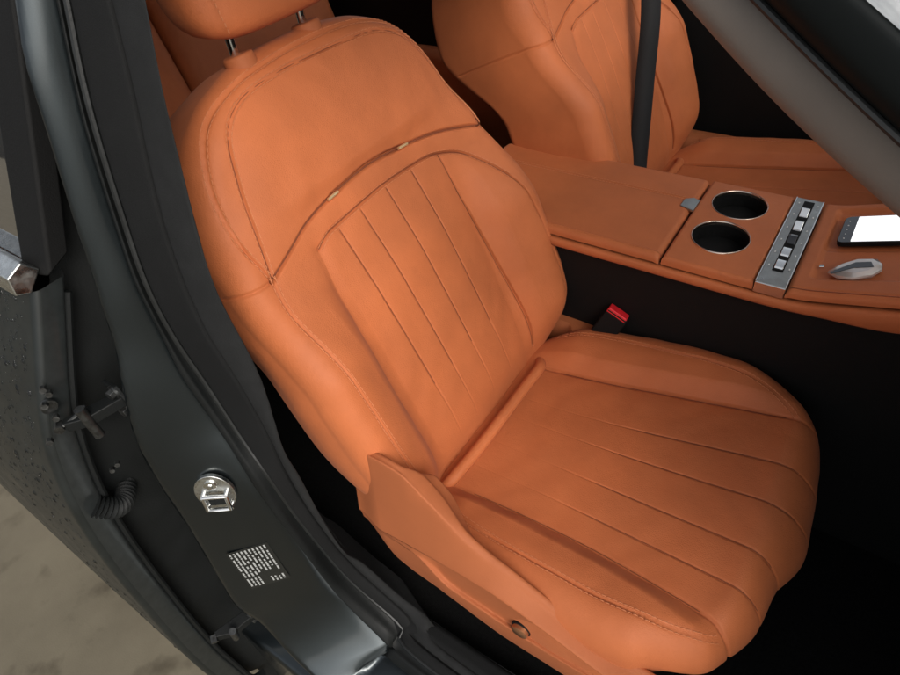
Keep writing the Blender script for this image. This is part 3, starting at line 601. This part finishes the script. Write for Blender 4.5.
# painted jamb (outer fold, crowned face, inner fold)
crown_n = np.cross(np.gradient(E1, axis=0), E2 - E1); crown_n /= np.linalg.norm(crown_n, axis=1)[:, None]
if crown_n[:, 1].mean() > 0: crown_n = -crown_n
cols = [E1 + np.array([-.075, .075, 0]), E1 + np.array([-.05, .035, 0]), E1 + np.array([-.015, .010, 0]), E1 + np.array([-.003, .0015, 0])]
for t in (.04, .2, .4, .6, .8, .96): cols.append(lerp(E1, E2, t) + crown_n * .003 * (4 * t * (1 - t)))
cols += [E2 + np.array([.001, .006, 0]), E2 + np.array([.0, .03, 0])]
G = np.array([crom(np.array([c[i] for c in cols]), 40) for i in range(len(E1))])
bp = grid_mesh('door_pillar', G, 'paint', car)
# rubber channel, lip, trim panels
cols = [E2 + np.array([.0, .010, 0]), E2 + np.array([.004, .001, 0]), lerp(E2, E3, .45) + crown_n * .004, lerp(E2, E3, .8) - crown_n * .004, E3 + np.array([0, .012, 0])]
grid_mesh('door_seal', np.array([crom(np.array([c[i] for c in cols]), 24) for i in range(len(E1))]), 'rubber', car)
lp = MB(); lp.tube([tuple(p) for p in (E3 + crown_n * .001)], .0032, 8); lp.build('seal_lip', 'lip', car)
cols = [E3 + np.array([.0, .010, 0]), lerp(E3, E4, .10) + crown_n * .004, lerp(E3, E4, .5) + crown_n * .006, lerp(E3, E4, .9) + crown_n * .003, E4 + crown_n * -.001, E4 + np.array([.002, .008, 0])]
grid_mesh('pillar_trim', np.array([crom(np.array([c[i] for c in cols]), 30) for i in range(len(E1))]), 'pillar', car)
cols = [E4 + np.array([0, .008, 0]), lerp(E4, E5, .06) + crown_n * .001, lerp(E4, E5, .5) + crown_n * .006, lerp(E4, E5, .92) + crown_n * .003, E5, E5 + np.array([-.028, .010, 0]), E5 + np.array([-.08, .03, 0])]
grid_mesh('pillar_cover', np.array([crom(np.array([c[i] for c in cols]), 40) for i in range(len(E1))]), 'pillar2', car)
# unseen front wing, added to shade the cushion front, and the cowl under the windscreen
MB().prism([(.80, -.62, -.42), (.80, -.62, .40), (1.02, -.64, .36), (1.9, -.66, .22), (1.9, -.66, -.42)], (0, -.27, 0)).build('unseen_front_wing', 'paint', car, bevel=.03)
MB().prism([(.96, -.62, -.3), (.96, -.62, .36), (1.9, -.62, .24), (1.9, -.62, -.3)], (0, 1.3, 0)).build('bonnet', 'paint', car, bevel=.02)
# striker on the jamb
from mathutils.bvhtree import BVHTree
bvh = BVHTree.FromPolygons([v.co[:] for v in bp.data.vertices], [tuple(p.vertices) for p in bp.data.polygons])
def snap(p, n):
    h = bvh.ray_cast(Vector(p) + n * .05, -n, .2); return h[0] if h[0] is not None else Vector(p)
n_j = Vector((0.6153, -0.7834, 0.0881)).normalized(); sp = snap((-0.1622, -0.7656, 0.1501), n_j) + n_j * .0005
up_j = Vector((-0.0074, 0.1060, 0.9943)).normalized(); up_j = (up_j - n_j * up_j.dot(n_j)).normalized(); rt_j = up_j.cross(n_j).normalized()
def J(u, v, h, c=None): k_ = 1.2; return (c or sp) + rt_j * u * k_ + up_j * v * k_ + n_j * h
def jdisc(pts, h0, h1, c=None): return [J(u, v, h0, c) for u, v in pts], n_j * (h1 - h0)
pts = [(.0215 * math.cos(a), .029 * math.sin(a) * (1 if math.sin(a) > 0 else .95)) for a in np.linspace(0, 2 * math.pi, 40, endpoint=False)]
st = MB(); st.prism(*jdisc(pts, -.002, .004)); stk = st.build('door_striker', 'zinc', bp, bevel=.0012, seg=2)
# names below: loop, screw, window of the striker (same plated part)
m1 = MB()
lo = [(-.013, -.004), (-.013, -.021), (.015, -.021), (.015, -.004)]
ring = [J(u, v, .010) for u, v in ((-.012, .001), (-.0125, -.020), (.0, -.0205), (.0125, -.020), (.0125, .001), (.0, .0015), (-.012, .001))]
m1.tube(ring, .0032, 10); m1.tube([J(-.012, .001, .002), J(-.012, .001, .010)], .0036, 10); m1.tube([J(.0125, .001, .002), J(.0125, .001, .010)], .0036, 10)
m1.tube([J(-.0125, -.020, .002), J(-.0125, -.020, .010)], .0036, 10); m1.tube([J(.0125, -.020, .002), J(.0125, -.020, .010)], .0036, 10)
m1.tube([J(-.001, .015, .003), J(-.001, .015, .0062), J(-.001, .015, .0068)], [.0085, .008, .006], 20)
m1.tube([J(-.001, .015, .006), J(-.001, .015, .0085)], .0038, 6)
me_o = m1.build('striker_loop', 'chrome', bp)
MB().prism(*jdisc([(-.010, -.018), (.010, -.018), (.010, -.001), (-.010, -.001)], .0038, .0048)).build('striker_recess', 'rubber', bp)
# information sticker with rows of fine print
ld = Vector((0.0108, -0.0023, -0.0964)); lw = Vector((0.0332, 0.0305, 0.0395))
ldn = (ld - n_j * ld.dot(n_j)).normalized(); lwn = (lw - n_j * lw.dot(n_j)); lwn = (lwn - ldn * lwn.dot(ldn)).normalized()
Lh, Lw_ = (0.0970, 0.0599)
c4 = [snap(Vector((-0.1505, -0.7760, -0.0247)) + ldn * a * Lh + lwn * b * Lw_, n_j) for a, b in ((-.5, -.5), (.5, -.5), (.5, .5), (-.5, .5))]
lc = (c4[0] + c4[1] + c4[2] + c4[3]) / 4
ldn = ((c4[1] - c4[0]) + (c4[2] - c4[3])).normalized(); lwn = ((c4[3] - c4[0]) + (c4[2] - c4[1])); lwn = (lwn - ldn * lwn.dot(ldn)).normalized()
n_l = ldn.cross(lwn).normalized(); n_l = n_l if n_l.dot(n_j) > 0 else -n_l
lc = lc + n_l * .0012
stc = MB().prism([lc + ldn * a * Lh + lwn * b * Lw_ for a, b in ((-.5, -.5), (.5, -.5), (.5, .5), (-.5, .5))], n_l * .0004).build('information_sticker', 'gloss', bp)
pm = MB()
rows_n = 10
for k in range(rows_n):
    b0 = -.46 + .92 * k / rows_n; a = -.46
    while a < (.44 if k not in (4, 5) else .05):
        L_ = random.choice([.03, .05, .06, .09, .13])
        if k > 5 and a > .1 and a < .3: a += .06; continue
        q = [lc + n_l * .0006 + ldn * x * Lh + lwn * y * Lw_ for x, y in ((a, b0), (min(a + L_, .46), b0), (min(a + L_, .46), b0 + .040), (a, b0 + .040))]
        pm.add(q, [(0, 1, 2, 3)]); a += L_ + random.choice([.014, .02, .05])
pm.build('fine_print', 'print', bp, smooth=False)
# sill, floor, far side, roof, rear wall, dash: simple volumes that close and shade the cabin
MB().box((-1.5, -.645, -.34), (1.1, .66, -.30)).build('floor_carpet', 'carpet', car)
MB().prism([(-1.3, -.83, -.60), (-1.3, -.83, -.345), (-1.3, -.735, -.310), (-1.3, -.645, -.310), (-1.3, -.645, -.60)], (2.4, 0, 0)).build('sill', 'paint', car, bevel=.012)
MB().prism([(-.10, -.655, -.31), (-.10, -.70, -.285), (-.10, -.675, -.245), (-.10, -.645, -.245), (-.10, -.640, -.31)], (1.2, 0, 0)).build('sill_trim', 'pillar', car, bevel=.010)
MB().box((-1.5, .665, -.50), (1.1, .80, .36)).build('far_door_lining', 'black', car, bevel=.03)
MB().box((-1.42, -.55, .865), (.20, .55, .89)).build('unseen_roof', 'paint', car, bevel=.02)  # unseen; added for shading, cut back so sun reaches the upper backrest
MB().tube([(-1.42, -.57, .855), (-.3, -.58, .86), (.08, -.57, .845), (.18, -.555, .80), (.25, -.54, .74)], .018, 16).build('unseen_roof_rail', 'paint', car)  # unseen rail, added with the top to shade the cabin
MB().box((-1.5, -.66, -.34), (-1.44, .80, .87)).build('rear_bulkhead', 'black', car)
MB().box((.64, -.62, .02), (1.15, .66, .45)).build('unseen_dashboard', 'black', car, bevel=.05)  # unseen; added and raised to shade the footwell and far cushion
MB().box((.95, -.64, -.34), (1.1, .66, .05)).build('footwell_wall', 'carpet', car)
MB().box((-1.25, .615, -.16), (-.42, .68, .15)).build('far_door_armrest', 'leather', car, bevel=.03, seg=5)
MB().box((-.17, .60, .34), (-.07, .66, .87)).build('far_pillar', 'pillar', car, bevel=.02)

# near windscreen pillar: cross section swept along its edges
def edge_l(pts, n=80):
    P_ = np.array(pts, float); L_ = np.r_[0, np.cumsum(np.linalg.norm(np.diff(P_, axis=0), axis=1))]; q = np.linspace(0, L_[-1], n)
    O_ = np.stack([np.interp(q, L_, P_[:, d]) for d in range(3)], 1)
    for _ in range(40): O_[1:-1] = (O_[:-2] + O_[1:-1] * 2 + O_[2:]) / 4
    return O_
A0 = edge_l([(0.2400, -0.5203, 0.7209), (0.2815, -0.5300, 0.6948), (0.3015, -0.5350, 0.6719), (0.3586, -0.5450, 0.6395), (0.4101, -0.5600, 0.6138), (0.7101, -0.5900, 0.4438), (1.0301, -0.6200, 0.2638)]); A1 = edge_l([(0.2800, -0.5447, 0.7306), (0.3209, -0.5600, 0.7061), (0.3382, -0.5650, 0.6919), (0.3658, -0.5750, 0.6754), (0.4009, -0.5900, 0.6581), (0.7009, -0.6200, 0.4881), (1.0209, -0.6500, 0.3081)]); A2 = edge_l([(0.2844, -0.5498, 0.7314), (0.3255, -0.5660, 0.7081), (0.3430, -0.5710, 0.6957), (0.3694, -0.5810, 0.6811), (0.4019, -0.5960, 0.6650), (0.7019, -0.6260, 0.4950), (1.0219, -0.6560, 0.3150)]); A3 = edge_l([(0.3213, -0.5710, 0.7396), (0.3632, -0.5850, 0.7161), (0.3810, -0.5880, 0.7053), (0.4010, -0.5950, 0.6948), (0.4230, -0.6050, 0.6827), (0.7230, -0.6350, 0.5127), (1.0430, -0.6650, 0.3327)])
an = np.cross(np.gradient(A0, axis=0), A1 - A0); an /= np.linalg.norm(an, axis=1)[:, None]
if an[:, 1].mean() > 0: an = -an
cols = [A0 - an * .05 + (A1 - A0) * .2, A0 - an * .020 + (A1 - A0) * -.02, A0 - an * .004, lerp(A0, A1, .15) + an * .007, lerp(A0, A1, .5) + an * .012, lerp(A0, A1, .85) + an * .005, A1 - an * .004, A1 - an * .03]
grid_mesh('pillar_lining', np.array([crom(np.array([c[i] for c in cols]), 40) for i in range(80)]), 'beige', car)
MB().tube([tuple(p) for p in (A2 + an * .004)], .0022, 8).build('lining_seal_lip', 'lip', car)
cols = [A1 - an * .012, lerp(A1, A2, .4) + an * .001, A2 - an * .002, lerp(A2, A3, .1) + an * .004, lerp(A2, A3, .5) + an * .007, lerp(A2, A3, .92) + an * .002, A3 - an * .003 + (A2 - A3) * .05, A3 - an * .012 + (A2 - A3) * .3]
grid_mesh('screen_pillar', np.array([crom(np.array([c[i] for c in cols]), 40) for i in range(80)]), 'satin', car)
# windscreen: sheet from the pillar edge across to the far pillar
WA = A3 - an * .002; WB = WA.copy(); WB[:, 1] = -WA[:, 1]
rows = [lerp(WA, WB, t) + np.array([.07, 0, -.03]) * (4 * t * (1 - t)) ** 1.6 for t in np.linspace(0, 1, 30)]
grid_mesh('windscreen', np.array(rows), 'glare', car)

# ------------------------------------------------------------------ REAR DOOR (closed, wet outside)
rd = thing('rear_door', 'closed rear door beside the pillar, its dark paint covered in water drops', 'car door', (-.27, -.85, 0))
prof = crom([(.452, -.772), (.40, -.800), (.34, -.832), (.285, -.857), (.21, -.878), (.13, -.892), (.03, -.902), (-.065, -.908), (-.18, -.914), (-.28, -.916), (-.36, -.914), (-.47, -.908), (-.50, -.885)], 90)   # z, y
pz, py = prof[:, 0], prof[:, 1]
fx = -.272 + .014 * sstep(pz, .0, .44) * 0
def dcol(x, dy): return np.stack([np.full(len(pz), x), py + dy, pz], 1)
cols = [dcol(-.288, .040), dcol(-.273, .036), dcol(-.270, .030), dcol(-.270, .010), dcol(-.272, .004), dcol(-.277, .0005), dcol(-.285, 0)]
G = [crom(np.array([c[i] for c in cols]), 30) for i in range(len(pz))]
G = np.concatenate([np.array(G), np.stack([dcol(x, .012 * ((x + .285) / 1.0) ** 2) for x in np.linspace(-.30, -1.3, 60)], 1)], 1)
skin = grid_mesh('door_skin', G[:, 20:], 'paintwet', rd, off=(-.27, -.85, 0))
grid_mesh('door_edge', G[:, :21], 'edgepaint', rd, off=(-.27, -.85, 0))
MB().tube([(-.2735, float(y) + .040, float(z)) for z, y in prof[2:-3:3]], .0045, 8).build('edge_seal', 'rubber', rd)
# belt moulding, window frame, glass
MB().add([(x, y, z) for x in (-.272, -1.25) for (y, z) in ((-.772, .452), (-.786, .458), (-.783, .478), (-.764, .486), (-.752, .470))],
         [(i, (i + 1) % 5, (i + 1) % 5 + 5, i + 5) for i in range(5)] + [(4, 3, 2, 1, 0), (5, 6, 7, 8, 9)]).build('belt_moulding', 'zinc', rd, bevel=.002)
MB().prism([(-.262, -.752, .462), (-.296, -.764, .462), (-.292, -.628, .775), (-.240, -.622, .775)], (.0, .03, .012)).build('window_frame', 'black', rd, bevel=.004)
MB().add([(-.29, -.752, .47), (-1.2, -.752, .47), (-1.2, -.612, .79), (-.285, -.612, .79)], [(0, 1, 2, 3)]).build('window_glass', 'privacy', rd)
# black inner structure that closes the gap behind the pillar
zz = np.linspace(-.62, .80, 50)
yo = np.where(zz < .45, np.interp(zz, pz[::-1], py[::-1]) + .034, -.738 + (zz - .45) * .38)
grid_mesh('gap_liner', np.stack([np.stack([0 * zz - .300, yo, zz], 1), np.stack([0 * zz - .297, yo + .02, zz], 1), np.stack([0 * zz - .290, np.minimum(yo + .10, -.64), zz], 1), np.stack([0 * zz - .262, np.full(50, -.635), zz], 1)], 1), 'rubber', car)
# hinges in the gap
def hinge(c, s=1.0, tilt=0.):
    c = Vector(c); q = Matrix.Rotation(tilt, 3, 'Y')
    def w(x, y, z): return c + q @ Vector((x, y, z)) * s
    h = MB(); h.prism([w(-.02, .034, -.022), w(.012, .034, -.026), (w(.020, .034, -.004)), w(.010, .034, .022), w(-.02, .034, .018)], (0, -.005 * s, 0))
    h.prism([w(-.004, .034, -.008), w(.012, .030, -.008), w(.004, -.012, -.006), w(-.012, -.030, -.006), w(-.02, -.026, -.006)], (0, 0, .014 * s))
    o = h.build('door_hinge', 'rubber', rd, bevel=.0015)
    MB().tube([w(.002, -.010, -.024), w(.002, -.010, .022)], .0058 * s, 14).build('hinge_pin', 'darksteel', o)
    for (x, y, z) in ((.004, .028, .013), (.006, .028, -.016)):
        MB().tube([w(x, y, z), w(x + .001, y - .007, z)], .0062 * s, 6).build('hinge_bolt', 'darksteel', o, bevel=.0006)
        MB().tube([w(x, y + .002, z), w(x, y - .001, z)], .0088 * s, 20).build('hinge_washer', 'darksteel', o)
    MB().tube([w(-.022, -.030, .004), w(-.012, -.036, .004)], .0055 * s, 6).build('hinge_bolt', 'darksteel', o)
hinge((-0.2350, -0.8025, 0.3099)); hinge((-0.2000, -0.8407, -0.1730), 1.0, .3)
# check strap and its bolts
cs = MB(); cs.tube([(-0.2500, -0.8358, 0.3143), (-0.2460, -0.8224, 0.3161), (-0.2400, -0.8038, 0.3242)], .0024, 8); cs.build('check_strap', 'darksteel', rd)
for p in ((-0.2620, -0.8300, 0.3425), (-0.2620, -0.8196, 0.3518), (-0.2580, -0.8301, 0.3242), (-0.2580, -0.8499, 0.3035), (-0.2630, -0.8213, 0.3597), (-0.2260, -0.8178, 0.2436), (-0.2320, -0.8250, 0.2360)):
    pv = Vector(p); MB().tube([tuple(pv), tuple(pv + Vector((.006, -.003, .001)))], .0038 if p[2] > .3 else .003, 6).build('door_bolt', 'darksteel', rd)
pv = Vector((-0.2660, -0.8279, 0.3362)); MB().tube([tuple(pv), tuple(pv + Vector((.005, -.001, 0)))], .0085, 20).build('latch_washer', 'darksteel', rd)
# corrugated cable boot
b0 = Vector((-0.2680, -0.8609, 0.1714)); b1 = Vector((-0.3050, -0.8130, 0.1320)); m = MB(); pts = []; rs = []
for k in range(29):
    t = k / 28; pts.append(tuple(b0.lerp(b1, t) + Vector((.022, -.004, -.004)) * math.sin(math.pi * t))); rs.append(.0125 + .002 * math.cos(k * math.pi))
m.tube(pts, rs, 20); m.build('cable_boot', 'rubber', rd)
# water drops: nobody could count them
dv = []; df = []
Pz = np.interp
for k in range(2600):
    x = -.292 - abs(rng.normal(0, .22)); 
    if x < -1.0: continue
    z = rng.uniform(-.25, .448)
    if rng.rand() > (.06 + .94 * max(0, min(1, (z - .02) / .28)) ** 1.5): continue
    y = np.interp(-z, -pz, py) + .012 * ((x + .285)) ** 2
    yz = (np.interp(-(z - .01), -pz, py) - np.interp(-(z + .01), -pz, py)) / -.02
    nrm = Vector((0, -1, yz)).normalized(); up = Vector((1, 0, 0)); b = nrm.cross(up)
    r = min(.0042, .0008 + rng.exponential(.0008)); h = r * rng.uniform(.35, .6); st_ = rng.uniform(.9, 1.35)
    c = Vector((x, y, z)); base = len(dv); nn_ = 8
    for rr_, hh in ((1.0, -.1), (.86, .5), (.5, .86)):
        for j in range(nn_):
            a = 2 * math.pi * j / nn_; dv.append(c + (up * math.cos(a) + b * math.sin(a) * st_) * r * rr_ + nrm * h * hh)
    dv.append(c + nrm * h)
    for q in (0, 1):
        for j in range(nn_): df.append((base + q * nn_ + j, base + q * nn_ + (j + 1) % nn_, base + (q + 1) * nn_ + (j + 1) % nn_, base + (q + 1) * nn_ + j))
    for j in range(nn_): df.append((base + 2 * nn_ + j, base + 2 * nn_ + (j + 1) % nn_, base + 3 * nn_))
wd = MB().add(dv, df).build('water_drops', 'water'); wd['kind'] = 'stuff'

# ------------------------------------------------------------------ REAR BENCH
rb = thing('rear_seat', 'brown orange leather rear seat in shadow behind the near front seat', 'car seat', (-1.0, 0, 0))
def slabp(lo, hi, rot=0, piv=None, m='leather', name='seat_cushion', bev=.045):
    return MB().box(lo, hi, Matrix.Rotation(rot, 3, 'Y'), piv).build(name, m, rb, bevel=bev, seg=6)
slabp((-1.16, -.56, -.10), (-.62, .60, .0))
slabp((-1.22, -.55, .0), (-1.06, .02, .60), math.radians(-17), (-1.1, 0, 0), name='backrest')
slabp((-1.22, .03, .0), (-1.06, .60, .60), math.radians(-17), (-1.1, 0, 0), name='backrest')
bpy.context.view_layer.update()
